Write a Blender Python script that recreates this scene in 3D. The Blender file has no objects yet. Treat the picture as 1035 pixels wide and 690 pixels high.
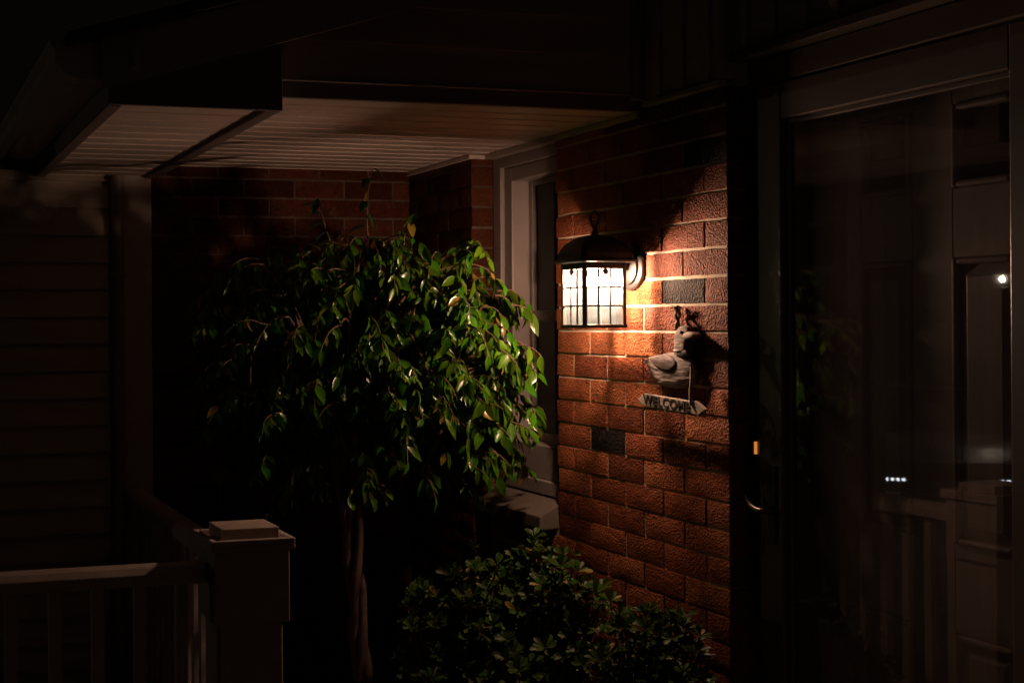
import bpy, bmesh, math, random
from mathutils import Vector, Matrix, Euler, noise

random.seed(7)
SC = bpy.context.scene
COL = SC.collection
EYE = 1.62                      # eye height above the porch floor; all z below are relative to the eye
rad = math.radians

# ------------------------------------------------------------------ helpers
class MB:
    """collects shapes and links them as one mesh object"""
    def __init__(s): s.v = []; s.f = []; s.m = []; s.c = []; s.mi = 0; s.col = (1, 1, 1, 1)
    def face(s, idx): s.f.append(idx); s.m.append(s.mi); s.c.append(s.col)
    def box(s, x0, x1, y0, y1, z0, z1):
        b = len(s.v)
        for x in (x0, x1):
            for y in (y0, y1):
                for z in (z0, z1): s.v.append((x, y, z))
        for q in ((0,1,3,2),(4,6,7,5),(0,4,5,1),(2,3,7,6),(0,2,6,4),(1,5,7,3)): s.face([b+i for i in q])
        return s
    def prism(s, poly, fn, d0, d1):
        """poly: list of 2D points, fn(p, d) -> 3D"""
        b = len(s.v); n = len(poly)
        for d in (d0, d1):
            for p in poly: s.v.append(tuple(fn(p, d)))
        s.face([b+i for i in range(n)][::-1]); s.face([b+n+i for i in range(n)])
        for i in range(n):
            j = (i+1) % n; s.face([b+i, b+j, b+n+j, b+n+i])
        return s
    def tube(s, pts, rs, n=8, caps=True, closed=False):
        pts = [Vector(p) for p in pts]
        if not hasattr(rs, '__len__'): rs = [rs]*len(pts)
        b = len(s.v); k = len(pts); up = None
        for i, p in enumerate(pts):
            if closed: t = pts[(i+1) % k] - pts[i-1]
            else: t = pts[min(i+1, k-1)] - pts[max(i-1, 0)]
            t.normalize()
            if up is None:
                up = Vector((0, 0, 1)) if abs(t.z) < .9 else Vector((1, 0, 0))
            a = t.cross(up); a.normalize(); c = a.cross(t); up = c
            for j in range(n):
                w = 2*math.pi*j/n
                s.v.append(tuple(p + (a*math.cos(w) + c*math.sin(w))*rs[i]))
        for i in range(k if closed else k-1):
            for j in range(n):
                i2 = (i+1) % k; j2 = (j+1) % n
                s.face([b+i*n+j, b+i*n+j2, b+i2*n+j2, b+i2*n+j])
        if caps and not closed:
            s.face([b+j for j in range(n)][::-1]); s.face([b+(k-1)*n+j for j in range(n)])
        return s
    def lathe(s, prof, c, axis='z', n=32, sx=1, sy=1):
        """prof: list of (r, h)"""
        b = len(s.v); k = len(prof)
        for r, h in prof:
            for j in range(n):
                w = 2*math.pi*j/n; a = r*math.cos(w)*sx; d = r*math.sin(w)*sy
                if axis == 'z': p = (c[0]+a, c[1]+d, c[2]+h)
                elif axis == 'x': p = (c[0]+h, c[1]+a, c[2]+d)
                else: p = (c[0]+d, c[1]+h, c[2]+a)
                s.v.append(p)
        for i in range(k-1):
            for j in range(n):
                j2 = (j+1) % n; s.face([b+i*n+j, b+i*n+j2, b+(i+1)*n+j2, b+(i+1)*n+j])
        s.face([b+j for j in range(n)][::-1]); s.face([b+(k-1)*n+j for j in range(n)])
        return s
    def quad(s, a, b_, c, d):
        b = len(s.v); s.v += [tuple(a), tuple(b_), tuple(c), tuple(d)]; s.face([b, b+1, b+2, b+3]); return s
    def build(s, name, mats, parent=None, smooth=None, bevel=0, loc=None, world=True, fix=True):
        if not isinstance(mats, (list, tuple)): mats = [mats]
        me = bpy.data.meshes.new(name)
        off = Vector((0, 0, -EYE)) if world else Vector((0, 0, 0))
        root = parent
        while root is not None and root.parent is not None: root = root.parent
        if root is not None: off = off + root.location
        o = bpy.data.objects.new(name, me)
        if parent is None:
            L = Vector(loc) if loc else Vector((0, 0, 0))
            o.location = L; off = off + L
        me.from_pydata([tuple(Vector(p) - off) for p in s.v], [], s.f)
        for m in mats: me.materials.append(m)
        for p, mi in zip(me.polygons, s.m): p.material_index = mi
        if any(c != (1, 1, 1, 1) for c in s.c):
            at = me.color_attributes.new('tint', 'FLOAT_COLOR', 'CORNER')
            for p, c in zip(me.polygons, s.c):
                for li in p.loop_indices: at.data[li].color = c
        if fix:
            bm = bmesh.new(); bm.from_mesh(me); bmesh.ops.recalc_face_normals(bm, faces=bm.faces); bm.to_mesh(me); bm.free()
        if smooth is not None:
            for p in me.polygons: p.use_smooth = True
            if smooth: me.set_sharp_from_angle(angle=rad(smooth))
        COL.objects.link(o)
        if parent is not None: o.parent = parent
        if bevel:
            md = o.modifiers.new('bevel', 'BEVEL'); md.width = bevel; md.segments = 2; md.limit_method = 'ANGLE'
        return o

def empty(name, label, cat, loc, group=None):
    o = bpy.data.objects.new(name, None); o.empty_display_size = .1
    o.location = Vector(loc) + Vector((0, 0, EYE))
    COL.objects.link(o); tag(o, label, cat, group); return o
def tag(o, label=None, cat=None, group=None, kind=None):
    if label: o['label'] = label
    if cat: o['category'] = cat
    if group: o['group'] = group
    if kind: o['kind'] = kind
    return o

# ------------------------------------------------------------------ materials
def newmat(name):
    m = bpy.data.materials.new(name); m.use_nodes = True
    nt = m.node_tree; nt.nodes.clear()
    out = nt.nodes.new('ShaderNodeOutputMaterial'); return m, nt, out
def nd(nt, t, **kw):
    n = nt.nodes.new(t)
    for k, v in kw.items(): setattr(n, k, v)
    return n
def surf(name, col, rough=.5, var=.15, scale=6, bump=.1, bscale=60, bdist=.002, metal=0, stretch=None, spec=.5, dirt=None, tint=False, island=0, coat=0):
    """a principled surface with uneven colour, uneven gloss and a fine relief"""
    m, nt, out = newmat(name); L = nt.links.new
    p = nd(nt, 'ShaderNodeBsdfPrincipled'); L(p.outputs[0], out.inputs[0])
    tc = nd(nt, 'ShaderNodeTexCoord'); vec = tc.outputs['Object']
    if stretch:
        mp = nd(nt, 'ShaderNodeMapping'); mp.inputs['Scale'].default_value = stretch
        L(vec, mp.inputs[0]); vec = mp.outputs[0]
    n1 = nd(nt, 'ShaderNodeTexNoise'); n1.inputs['Scale'].default_value = scale; n1.inputs['Detail'].default_value = 6
    L(vec, n1.inputs['Vector'])
    hsv = nd(nt, 'ShaderNodeHueSaturation'); hsv.inputs['Color'].default_value = (*col, 1)
    mr = nd(nt, 'ShaderNodeMapRange'); mr.inputs[1].default_value = .3; mr.inputs[2].default_value = .7
    mr.inputs[3].default_value = 1-var; mr.inputs[4].default_value = 1+var
    L(n1.outputs['Fac'], mr.inputs[0]); L(mr.outputs[0], hsv.inputs['Value'])
    c = hsv.outputs[0]
    if tint:
        at = nd(nt, 'ShaderNodeAttribute', attribute_name='tint'); mx = nd(nt, 'ShaderNodeMix', data_type='RGBA', blend_type='MULTIPLY')
        mx.inputs[0].default_value = 1; L(c, mx.inputs[6]); L(at.outputs['Color'], mx.inputs[7]); c = mx.outputs[2]
    if island:
        g = nd(nt, 'ShaderNodeNewGeometry'); h2 = nd(nt, 'ShaderNodeHueSaturation'); mm = nd(nt, 'ShaderNodeMapRange')
        mm.inputs[3].default_value = 1-island; mm.inputs[4].default_value = 1+island
        L(g.outputs['Random Per Island'], mm.inputs[0]); L(mm.outputs[0], h2.inputs['Value']); L(c, h2.inputs['Color']); c = h2.outputs[0]
    if dirt:
        n3 = nd(nt, 'ShaderNodeTexNoise'); n3.inputs['Scale'].default_value = 2.3; n3.inputs['Detail'].default_value = 8; L(tc.outputs['Object'], n3.inputs['Vector'])
        m3 = nd(nt, 'ShaderNodeMapRange'); m3.inputs[1].default_value = .5; m3.inputs[2].default_value = .75; m3.inputs[4].default_value = .6
        mx = nd(nt, 'ShaderNodeMix', data_type='RGBA'); L(n3.outputs['Fac'], m3.inputs[0]); L(m3.outputs[0], mx.inputs[0]); L(c, mx.inputs[6])
        mx.inputs[7].default_value = (*dirt, 1); c = mx.outputs[2]
    L(c, p.inputs['Base Color'])
    rr = nd(nt, 'ShaderNodeMapRange'); rr.inputs[3].default_value = max(.02, rough-.1); rr.inputs[4].default_value = min(1, rough+.1)
    L(n1.outputs['Fac'], rr.inputs[0]); L(rr.outputs[0], p.inputs['Roughness'])
    p.inputs['Metallic'].default_value = metal; p.inputs['Specular IOR Level'].default_value = spec
    if coat: p.inputs['Coat Weight'].default_value = coat
    if bump:
        n2 = nd(nt, 'ShaderNodeTexNoise'); n2.inputs['Scale'].default_value = bscale; n2.inputs['Detail'].default_value = 5
        L(vec, n2.inputs['Vector'])
        b = nd(nt, 'ShaderNodeBump'); b.inputs['Strength'].default_value = bump; b.inputs['Distance'].default_value = bdist
        L(n2.outputs['Fac'], b.inputs['Height']); L(b.outputs[0], p.inputs['Normal'])
    return m

def brick_mat():
    m, nt, out = newmat('fired_brick'); L = nt.links.new
    p = nd(nt, 'ShaderNodeBsdfPrincipled'); L(p.outputs[0], out.inputs[0])
    tc = nd(nt, 'ShaderNodeTexCoord'); at = nd(nt, 'ShaderNodeAttribute', attribute_name='tint')
    n1 = nd(nt, 'ShaderNodeTexNoise'); n1.inputs['Scale'].default_value = 14; n1.inputs['Detail'].default_value = 8; n1.inputs['Roughness'].default_value = .65
    n2 = nd(nt, 'ShaderNodeTexNoise'); n2.inputs['Scale'].default_value = 95; n2.inputs['Detail'].default_value = 6; n2.inputs['Roughness'].default_value = .7
    vo = nd(nt, 'ShaderNodeTexVoronoi'); vo.inputs['Scale'].default_value = 130
    for n in (n1, n2, vo): L(tc.outputs['Object'], n.inputs['Vector'])
    mr = nd(nt, 'ShaderNodeMapRange'); mr.inputs[1].default_value = .3; mr.inputs[2].default_value = .7; mr.inputs[3].default_value = .72; mr.inputs[4].default_value = 1.25
    L(n1.outputs['Fac'], mr.inputs[0])
    mr2 = nd(nt, 'ShaderNodeMapRange'); mr2.inputs[1].default_value = .35; mr2.inputs[2].default_value = .65; mr2.inputs[3].default_value = .7; mr2.inputs[4].default_value = 1.25
    L(n2.outputs['Fac'], mr2.inputs[0])
    mu = nd(nt, 'ShaderNodeMath', operation='MULTIPLY'); L(mr.outputs[0], mu.inputs[0]); L(mr2.outputs[0], mu.inputs[1])
    h = nd(nt, 'ShaderNodeHueSaturation'); L(at.outputs['Color'], h.inputs['Color']); L(mu.outputs[0], h.inputs['Value'])
    n4 = nd(nt, 'ShaderNodeTexNoise'); n4.inputs['Scale'].default_value = 9; n4.inputs['Detail'].default_value = 10; n4.inputs['Roughness'].default_value = .72; L(tc.outputs['Object'], n4.inputs['Vector'])
    s1 = nd(nt, 'ShaderNodeMapRange'); s1.inputs[1].default_value = .60; s1.inputs[2].default_value = .74; s1.inputs[4].default_value = .5; L(n4.outputs['Fac'], s1.inputs[0])
    mxa = nd(nt, 'ShaderNodeMix', data_type='RGBA'); L(s1.outputs[0], mxa.inputs[0]); L(h.outputs[0], mxa.inputs[6]); mxa.inputs[7].default_value = (.30, .22, .16, 1)
    s2 = nd(nt, 'ShaderNodeMapRange'); s2.inputs[1].default_value = .42; s2.inputs[2].default_value = .28; s2.inputs[4].default_value = .8; L(n4.outputs['Fac'], s2.inputs[0])
    mxb = nd(nt, 'ShaderNodeMix', data_type='RGBA'); L(s2.outputs[0], mxb.inputs[0]); L(mxa.outputs[2], mxb.inputs[6]); mxb.inputs[7].default_value = (.045, .020, .014, 1)
    L(mxb.outputs[2], p.inputs['Base Color'])
    p.inputs['Roughness'].default_value = .72; p.inputs['Specular IOR Level'].default_value = .13
    ad = nd(nt, 'ShaderNodeMath', operation='ADD'); L(n2.outputs['Fac'], ad.inputs[0]); L(vo.outputs['Distance'], ad.inputs[1])
    nb = nd(nt, 'ShaderNodeTexNoise'); nb.inputs['Scale'].default_value = 5.5; nb.inputs['Detail'].default_value = 3; L(tc.outputs['Object'], nb.inputs['Vector'])
    mb_ = nd(nt, 'ShaderNodeMapRange'); mb_.inputs[1].default_value = .35; mb_.inputs[2].default_value = .65; mb_.inputs[3].default_value = .5; mb_.inputs[4].default_value = 1.0
    L(nb.outputs['Fac'], mb_.inputs[0])
    b = nd(nt, 'ShaderNodeBump'); L(mb_.outputs[0], b.inputs['Strength'])
    b.inputs['Strength'].default_value = .75; b.inputs['Distance'].default_value = .0075
    L(ad.outputs[0], b.inputs['Height'])
    n3 = nd(nt, 'ShaderNodeTexNoise'); n3.inputs['Scale'].default_value = 26; n3.inputs['Detail'].default_value = 3
    mp = nd(nt, 'ShaderNodeMapping'); mp.inputs['Scale'].default_value = (1, 1, 2.2); L(tc.outputs['Object'], mp.inputs[0]); L(mp.outputs[0], n3.inputs['Vector'])
    b2 = nd(nt, 'ShaderNodeBump'); b2.inputs['Strength'].default_value = .35; b2.inputs['Distance'].default_value = .012
    L(n3.outputs['Fac'], b2.inputs['Height']); L(b.outputs[0], b2.inputs['Normal']); L(b2.outputs[0], p.inputs['Normal'])
    return m

def leaf_mat(name, col, under, trans=.25, rough=.3, gloss=.5):
    m, nt, out = newmat(name); L = nt.links.new
    p = nd(nt, 'ShaderNodeBsdfPrincipled'); g = nd(nt, 'ShaderNodeNewGeometry')
    mr = nd(nt, 'ShaderNodeMapRange'); mr.inputs[3].default_value = .55; mr.inputs[4].default_value = 1.5
    L(g.outputs['Random Per Island'], mr.inputs[0])
    mixc = nd(nt, 'ShaderNodeMix', data_type='RGBA'); L(g.outputs['Backfacing'], mixc.inputs[0])
    mixc.inputs[6].default_value = (*col, 1); mixc.inputs[7].default_value = (*under, 1)
    h = nd(nt, 'ShaderNodeHueSaturation'); L(mixc.outputs[2], h.inputs['Color']); L(mr.outputs[0], h.inputs['Value'])
    hh = nd(nt, 'ShaderNodeMapRange'); hh.inputs[3].default_value = .47; hh.inputs[4].default_value = .515
    fr = nd(nt, 'ShaderNodeMath', operation='FRACT'); m7 = nd(nt, 'ShaderNodeMath', operation='MULTIPLY'); m7.inputs[1].default_value = 7.31
    L(g.outputs['Random Per Island'], m7.inputs[0]); L(m7.outputs[0], fr.inputs[0]); L(fr.outputs[0], hh.inputs[0]); L(hh.outputs[0], h.inputs['Hue'])
    gt = nd(nt, 'ShaderNodeMath', operation='GREATER_THAN'); gt.inputs[1].default_value = .965; L(g.outputs['Random Per Island'], gt.inputs[0])
    yl = nd(nt, 'ShaderNodeMix', data_type='RGBA'); L(gt.outputs[0], yl.inputs[0]); L(h.outputs[0], yl.inputs[6]); yl.inputs[7].default_value = (.22, .17, .025, 1)
    h = yl
    L(h.outputs[2], p.inputs['Base Color']); p.inputs['Roughness'].default_value = rough; p.inputs['Specular IOR Level'].default_value = gloss
    t = nd(nt, 'ShaderNodeBsdfTranslucent'); L(h.outputs[2], t.inputs['Color'])
    mx = nd(nt, 'ShaderNodeMixShader'); mx.inputs[0].default_value = trans; L(p.outputs[0], mx.inputs[1]); L(t.outputs[0], mx.inputs[2]); L(mx.outputs[0], out.inputs[0])
    return m

def glass_mat(name, tint=(.9, .9, .9), ior=1.5, boost=1.0, dust_haze=0):
    m, nt, out = newmat(name); L = nt.links.new
    t = nd(nt, 'ShaderNodeBsdfTransparent'); t.inputs[0].default_value = (*tint, 1)
    g = nd(nt, 'ShaderNodeBsdfGlossy'); g.inputs['Roughness'].default_value = .012
    f = nd(nt, 'ShaderNodeFresnel'); f.inputs[0].default_value = ior
    mu = nd(nt, 'ShaderNodeMath', operation='MULTIPLY', use_clamp=True); mu.inputs[1].default_value = boost
    tc = nd(nt, 'ShaderNodeTexCoord'); n = nd(nt, 'ShaderNodeTexNoise'); n.inputs['Scale'].default_value = 1.6; L(tc.outputs['Object'], n.inputs['Vector'])
    b = nd(nt, 'ShaderNodeBump'); b.inputs['Strength'].default_value = .03; b.inputs['Distance'].default_value = .01; L(n.outputs['Fac'], b.inputs['Height']); L(b.outputs[0], g.inputs['Normal'])
    gg = nd(nt, 'ShaderNodeNewGeometry'); im = nd(nt, 'ShaderNodeMapRange'); im.inputs[3].default_value = ior; im.inputs[4].default_value = 1/ior
    L(gg.outputs['Backfacing'], im.inputs[0]); L(im.outputs[0], f.inputs[0]); L(f.outputs[0], mu.inputs[0])
    mx = nd(nt, 'ShaderNodeMixShader'); L(mu.outputs[0], mx.inputs[0]); L(t.outputs[0], mx.inputs[1]); L(g.outputs[0], mx.inputs[2]); 
    if dust_haze:                            # thin pale film of dust, added to veil the pane in grey haze
        df = nd(nt, 'ShaderNodeBsdfDiffuse'); df.inputs[0].default_value = (.55, .52, .55, 1); m2 = nd(nt, 'ShaderNodeMixShader')
        nz = nd(nt, 'ShaderNodeTexNoise'); nz.inputs['Scale'].default_value = 3.5; nz.inputs['Detail'].default_value = 7; L(tc.outputs['Object'], nz.inputs['Vector'])
        dr = nd(nt, 'ShaderNodeMapRange'); dr.inputs[3].default_value = dust_haze*.5; dr.inputs[4].default_value = dust_haze*1.5; L(nz.outputs['Fac'], dr.inputs[0]); L(dr.outputs[0], m2.inputs[0])
        L(mx.outputs[0], m2.inputs[1]); L(df.outputs[0], m2.inputs[2]); mx = m2
    L(mx.outputs[0], out.inputs[0])
    return m

def frosted_mat(name='seeded_frosted_glass', fac=.75, k=1.0):
    m, nt, out = newmat(name); L = nt.links.new
    tc = nd(nt, 'ShaderNodeTexCoord'); n = nd(nt, 'ShaderNodeTexNoise'); n.inputs['Scale'].default_value = 45; n.inputs['Detail'].default_value = 5; L(tc.outputs['Object'], n.inputs['Vector'])
    r = nd(nt, 'ShaderNodeValToRGB'); r.color_ramp.elements[0].position = .3; r.color_ramp.elements[1].position = .7
    r.color_ramp.elements[0].color = (.0075*k, .0102*k, .0112*k, 1); r.color_ramp.elements[1].color = (.0135*k, .0182*k, .0205*k, 1); L(n.outputs['Fac'], r.inputs[0])
    tl = nd(nt, 'ShaderNodeBsdfTranslucent'); L(r.outputs[0], tl.inputs[0])
    tr = nd(nt, 'ShaderNodeBsdfTransparent'); tr.inputs[0].default_value = (1, 1, 1, 1)
    mx = nd(nt, 'ShaderNodeMixShader'); mx.inputs[0].default_value = fac; L(tr.outputs[0], mx.inputs[1]); L(tl.outputs[0], mx.inputs[2]); L(mx.outputs[0], out.inputs[0])
    return m

def emit_mat(name, col, s):
    m, nt, out = newmat(name); e = nd(nt, 'ShaderNodeEmission'); e.inputs[0].default_value = (*col, 1); e.inputs[1].default_value = s
    nt.links.new(e.outputs[0], out.inputs[0]); return m

M = {}
M['brick'] = brick_mat()
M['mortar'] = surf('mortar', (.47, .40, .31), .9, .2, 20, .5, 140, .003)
M['shaded_mortar'] = surf('mortar_in_shade', (.105, .080, .065), .95, .3, 16, .5, 140, .003)  # darker copy of the mortar, the shade behind the tree put into its colour
M['soffit'] = surf('ribbed_vinyl_soffit', (.72, .62, .57), .45, .05, 3, .05, 40, .001, dirt=(.64, .54, .49))
M['siding'] = surf('vinyl_siding', (.46, .405, .335), .5, .1, 3, .12, 30, .0015, stretch=(1, 1, 8), dirt=(.37, .325, .26))
M['gable'] = surf('gable_siding', (.52, .44, .40), .5, .1, 3, .12, 30, .0015, stretch=(1, 1, 8))
M['trim'] = surf('painted_trim', (.42, .37, .33), .42, .08, 8, .08, 80, .001)
M['wintrim'] = surf('window_trim', (.29, .25, .24), .42, .06, 8, .06, 80, .001)
M['darktrim'] = surf('dark_fascia', (.22, .185, .18), .4, .1, 8, .08, 60, .001)
M['gutter'] = surf('gutter_metal', (.62, .55, .53), .3, .1, 6, .05, 40, .001)
M['roof'] = surf('roof_shingles', (.05, .045, .042), .9, .3, 25, .6, 90, .006)
M['rail'] = surf('rail_paint', (.46, .385, .35), .5, .12, 14, .12, 90, .0012, dirt=(.26, .21, .17))
M['post'] = surf('post_paint', (.38, .32, .295), .5, .1, 9, .1, 90, .001)
M['door'] = surf('door_paint', (.46, .36, .33), .42, .1, 4, .1, 50, .001, stretch=(8, 8, 1))
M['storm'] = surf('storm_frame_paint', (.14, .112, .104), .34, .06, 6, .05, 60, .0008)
M['black'] = surf('black_powdercoat', (.012, .011, .011), .42, .2, 20, .15, 220, .0008)
M['bronze'] = surf('lantern_bronze', (.045, .038, .036), .46, .25, 22, .2, 260, .0007, spec=.5)
M['steel'] = surf('brushed_lever', (.20, .17, .15), .38, .1, 20, .05, 200, .0004, metal=1)
M['concrete'] = surf('porch_concrete', (.28, .27, .255), .85, .15, 4, .4, 90, .003, dirt=(.18, .17, .16))
M['ground'] = surf('lawn_and_soil', (.035, .04, .02), .95, .35, 3, .8, 30, .02)
M['bark'] = surf('ficus_bark', (.13, .085, .065), .8, .3, 18, .6, 60, .006, stretch=(1, 1, .35))
M['twig'] = surf('twig_bark', (.13, .08, .04), .7, .25, 30, .2, 90, .002)
M['stem'] = surf('shrub_stem', (.10, .08, .05), .8, .25, 30, .3, 90, .002)
M['leaf'] = leaf_mat('ficus_leaf', (.042, .142, .005), (.08, .15, .013), .22, .24, .30)
M['shrub'] = leaf_mat('shrub_leaf', (.032, .080, .008), (.055, .09, .016), .14, .42, .20)
M['wood'] = surf('weathered_wood', (.125, .102, .094), .8, .6, 34, .9, 60, .006, stretch=(1, .35, 1.6))
M['wing'] = surf('wing_wood', (.085, .062, .058), .7, .6, 34, .9, 60, .006, stretch=(1, .4, 1.5))
M['beak'] = surf('beak_wood', (.24, .19, .155), .7, .2, 26, .3, 80, .002)
M['board'] = surf('sign_board', (.36, .305, .255), .8, .3, 20, .4, 80, .002, stretch=(1, .3, 2))
M['letter'] = surf('burnt_lettering', (.02, .014, .011), .8, .2, 40, .1, 80, .001)
M['band'] = surf('neck_band', (.62, .56, .5), .7, .2, 40, .1, 80, .001)
M['twine'] = surf('hanging_twine', (.20, .15, .10), .9, .5, 90, .5, 300, .002)
M['pane'] = glass_mat('window_glass', (.16, .16, .16), 1.5, .55)
M['stormglass'] = glass_mat('storm_glass', (.72, .72, .72), 1.52, 1.8, .05)
M['frost'] = frosted_mat(); M['frost_base'] = frosted_mat('frosted_base_glass', .88)
M['bulb'] = emit_mat('lit_bulb', (1, .58, .37), 6000)
M['socket'] = surf('socket_ceramic', (.5, .46, .42), .5, .1, 30, 0)
M['bell'] = emit_mat('lit_bell_button', (1, .33, .07), .62)
M['interior'] = surf('dim_room_wall', (.07, .06, .055), .9, .1, 2, 0)
M['carpaint'] = surf('car_paint', (.50, .50, .54), .25, .05, 3, 0, coat=.8)
M['tyre'] = surf('tyre_rubber', (.015, .015, .015), .8, .2, 20, .2, 90, .002)
M['rim'] = surf('rim_alloy', (.45, .45, .47), .3, .1, 20, 0, metal=1)
M['carglass'] = surf('car_glass', (.02, .022, .03), .08, .1, 3, 0)
M['led'] = emit_mat('lit_headlight', (.86, .92, 1), 11)
M['lamphead'] = emit_mat('lit_street_lamp', (1, .82, .62), 1500)
M['pole'] = surf('galvanised_pole', (.2, .2, .2), .5, .15, 10, .1, 60, .001, metal=.6)

# ------------------------------------------------------------------ layout (metres, camera at origin, +Y runs along the lantern wall away from us)
XW = 2.434          # face of the brick beside the lantern
XD = 2.535          # plane of window and door frames
YB = 5.95           # far wall
P0, P1 = 3.553, 4.643   # near and far end of the lantern pier
Q0 = 5.25; XQ = 2.36           # start of the pier beyond the window
COURSE = .086; BL = .24; J0 = .0436
FLOOR = -EYE

# ------------------------------------------------------------------ setting
g = MB(); n = 60
g.quad((-400, -400, FLOOR-.85), (400, -400, FLOOR-.85), (400, 400, FLOOR-.85), (-400, 400, FLOOR-.85))
tag(g.build('ground', M['ground']), kind='structure')
g = MB()
g.box(-2.4, 1.16, 3.84, YB-.002, FLOOR-.95, FLOOR)
g.box(-2.4, 2.52, -1.6, 3.36, FLOOR-.95, FLOOR-.001)
tag(g.build('porch_floor', M['concrete'], bevel=.008), kind='structure')
g = MB(); g.box(-16, -2.4, 9.2, 22, FLOOR-.95, FLOOR-.842)
tag(g.build('driveway', surf('asphalt', (.055, .055, .058), .8, .2, 8, .5, 120, .004), bevel=.01), kind='structure')
g = MB(); g.box(1.17, XW-.002, 3.38, YB-.004, FLOOR-.95, FLOOR-.22)
tag(g.build('soil', surf('garden_soil', (.03, .022, .016), .95, .4, 12, .9, 40, .02)), kind='structure')

# ------------------------------------------------------------------ house
house = empty('brick_house', 'red brick house with ribbed white soffit, tan siding and glazed storm door', 'house', (2.5, 4.6, FLOOR))
DARK = {(-1, 1), (-6, 0), (5, 3)}
def brick_colour(j, i):
    r = random.random()
    if (j, i) in DARK: b = (.017, .014, .014)
    elif r < .10: b = (.145, .042, .021)
    elif r < .40: b = (.225, .065, .029)
    elif r < .75: b = (.275, .086, .036)
    else: b = (.315, .106, .044)
    if j < 3 and j > -9 and i < 2 and (j, i) not in DARK: b = (.170, .056, .034)      # rougher purple-brown bricks near the door end
    k = random.uniform(.80, 1.16) * (.34 if j == 99 else 1)  # far wall and far pier darkened: shade put into the brick tint
    return (b[0]*k, b[1]*k, b[2]*k, 1)
def lay(mb, seg, place, jrange, colour, half_odd=True, s0=0.0, clipz=None):
    """lay courses; seg(j) gives stretches of wall, place(s0, s1, z0, z1) adds one brick"""
    for j in jrange:
        ztop = J0 - COURSE*j - .005; zb = ztop - COURSE + .010
        if clipz and ztop > clipz:
            ztop = clipz
            if ztop - zb < .02: continue
        for a, b in seg(j, (ztop+zb)/2):
            first = BL/2 if (j % 2 != 0) == half_odd else BL
            s = s0; i = 0; e = s + first
            while s < b - .01:
                c0 = max(s, a) + (.005 if s > a + .02 else 0); c1 = min(e, b) - (.005 if e < b - .02 else 0)
                if c1 - c0 > .02:
                    mb.col = colour(j, i)
                    place(c0, c1, zb, ztop, j, i)
                s = e; e = s + BL; i += 1
def jit(a): return random.uniform(-a, a)
def brick(mb, n0, n1, t0, t1, z0, z1, axis):
    """one brick: outer face slightly rough and rounded. axis 'x': outer face at n0 looking to -X, runs along Y"""
    d = jit(.0018); r = .004
    P = []
    def pt(nn, tt, zz): return (nn, tt, zz) if axis == 'x' else (tt, nn, zz)
    nt, nz = 6, 3
    b = len(mb.v)
    for iz in range(nz+1):
        for it in range(nt+1):
            ft = it/nt; fz = iz/nz
            edge = it in (0, nt) or iz in (0, nz)
            tt = t0 + (t1-t0)*ft; zz = z0 + (z1-z0)*fz
            nn = n0 + d + (r*.8 + jit(.0008) if edge else jit(.0011))
            mb.v.append(pt(nn, tt + (jit(.0011) if it in (0, nt) else 0), zz + (jit(.0011) if iz in (0, nz) else 0)))
    W = nt+1
    for iz in range(nz):
        for it in range(nt): mb.face([b+iz*W+it, b+iz*W+it+1, b+(iz+1)*W+it+1, b+(iz+1)*W+it])
    ring = [b+i for i in range(W)] + [b+i*W+nt for i in range(1, nz+1)] + [b+nz*W+i for i in range(nt-1, -1, -1)] + [b+i*W for i in range(nz-1, 0, -1)]
    k = len(mb.v)
    for q in ring:
        v = mb.v[q]; mb.v.append((n1, v[1], v[2]) if axis == 'x' else (v[0], n1, v[2]))
    for i in range(len(ring)):
        i2 = (i+1) % len(ring); mb.face([ring[i], k+i, k+i2, ring[i2]])
# wall with lantern and window opening
w = MB()
SILL = -.79
def seg_x(j, zc):
    if zc < SILL: return [(0, Q0-P0-.006)]
    return [(0, P1-P0)]
lay(w, seg_x, lambda a, b, z0, z1, j, i: brick(w, XW, XD-.004, P0+a, P0+b, z0, z1, 'x'), range(-8, 23), brick_colour, True, 0.0, .70)
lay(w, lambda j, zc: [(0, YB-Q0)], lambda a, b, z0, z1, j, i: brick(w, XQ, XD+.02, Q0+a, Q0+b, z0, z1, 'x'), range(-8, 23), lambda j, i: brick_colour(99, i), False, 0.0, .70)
w.mi = 1; w.col = (1, 1, 1, 1)
w.box(XW+.0075, XD-.002, P0+.008, P1-.008, FLOOR-.95, .699)
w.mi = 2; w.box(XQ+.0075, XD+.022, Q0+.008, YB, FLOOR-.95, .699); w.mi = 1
w.box(XW+.0075, XD-.002, P1-.008, Q0-.002, FLOOR-.95, SILL+.01)
w.build('brick_wall', [M['brick'], M['mortar'], M['shaded_mortar']], house, smooth=40)
# far brick wall
w = MB(); XL = 1.13
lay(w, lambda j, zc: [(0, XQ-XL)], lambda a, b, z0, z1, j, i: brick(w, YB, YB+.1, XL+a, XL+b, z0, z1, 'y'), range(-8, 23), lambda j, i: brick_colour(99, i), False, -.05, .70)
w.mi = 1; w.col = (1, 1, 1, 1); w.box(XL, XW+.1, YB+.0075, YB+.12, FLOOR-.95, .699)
w.build('brick_wall', [M['brick'], M['shaded_mortar']], house, smooth=40)

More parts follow.
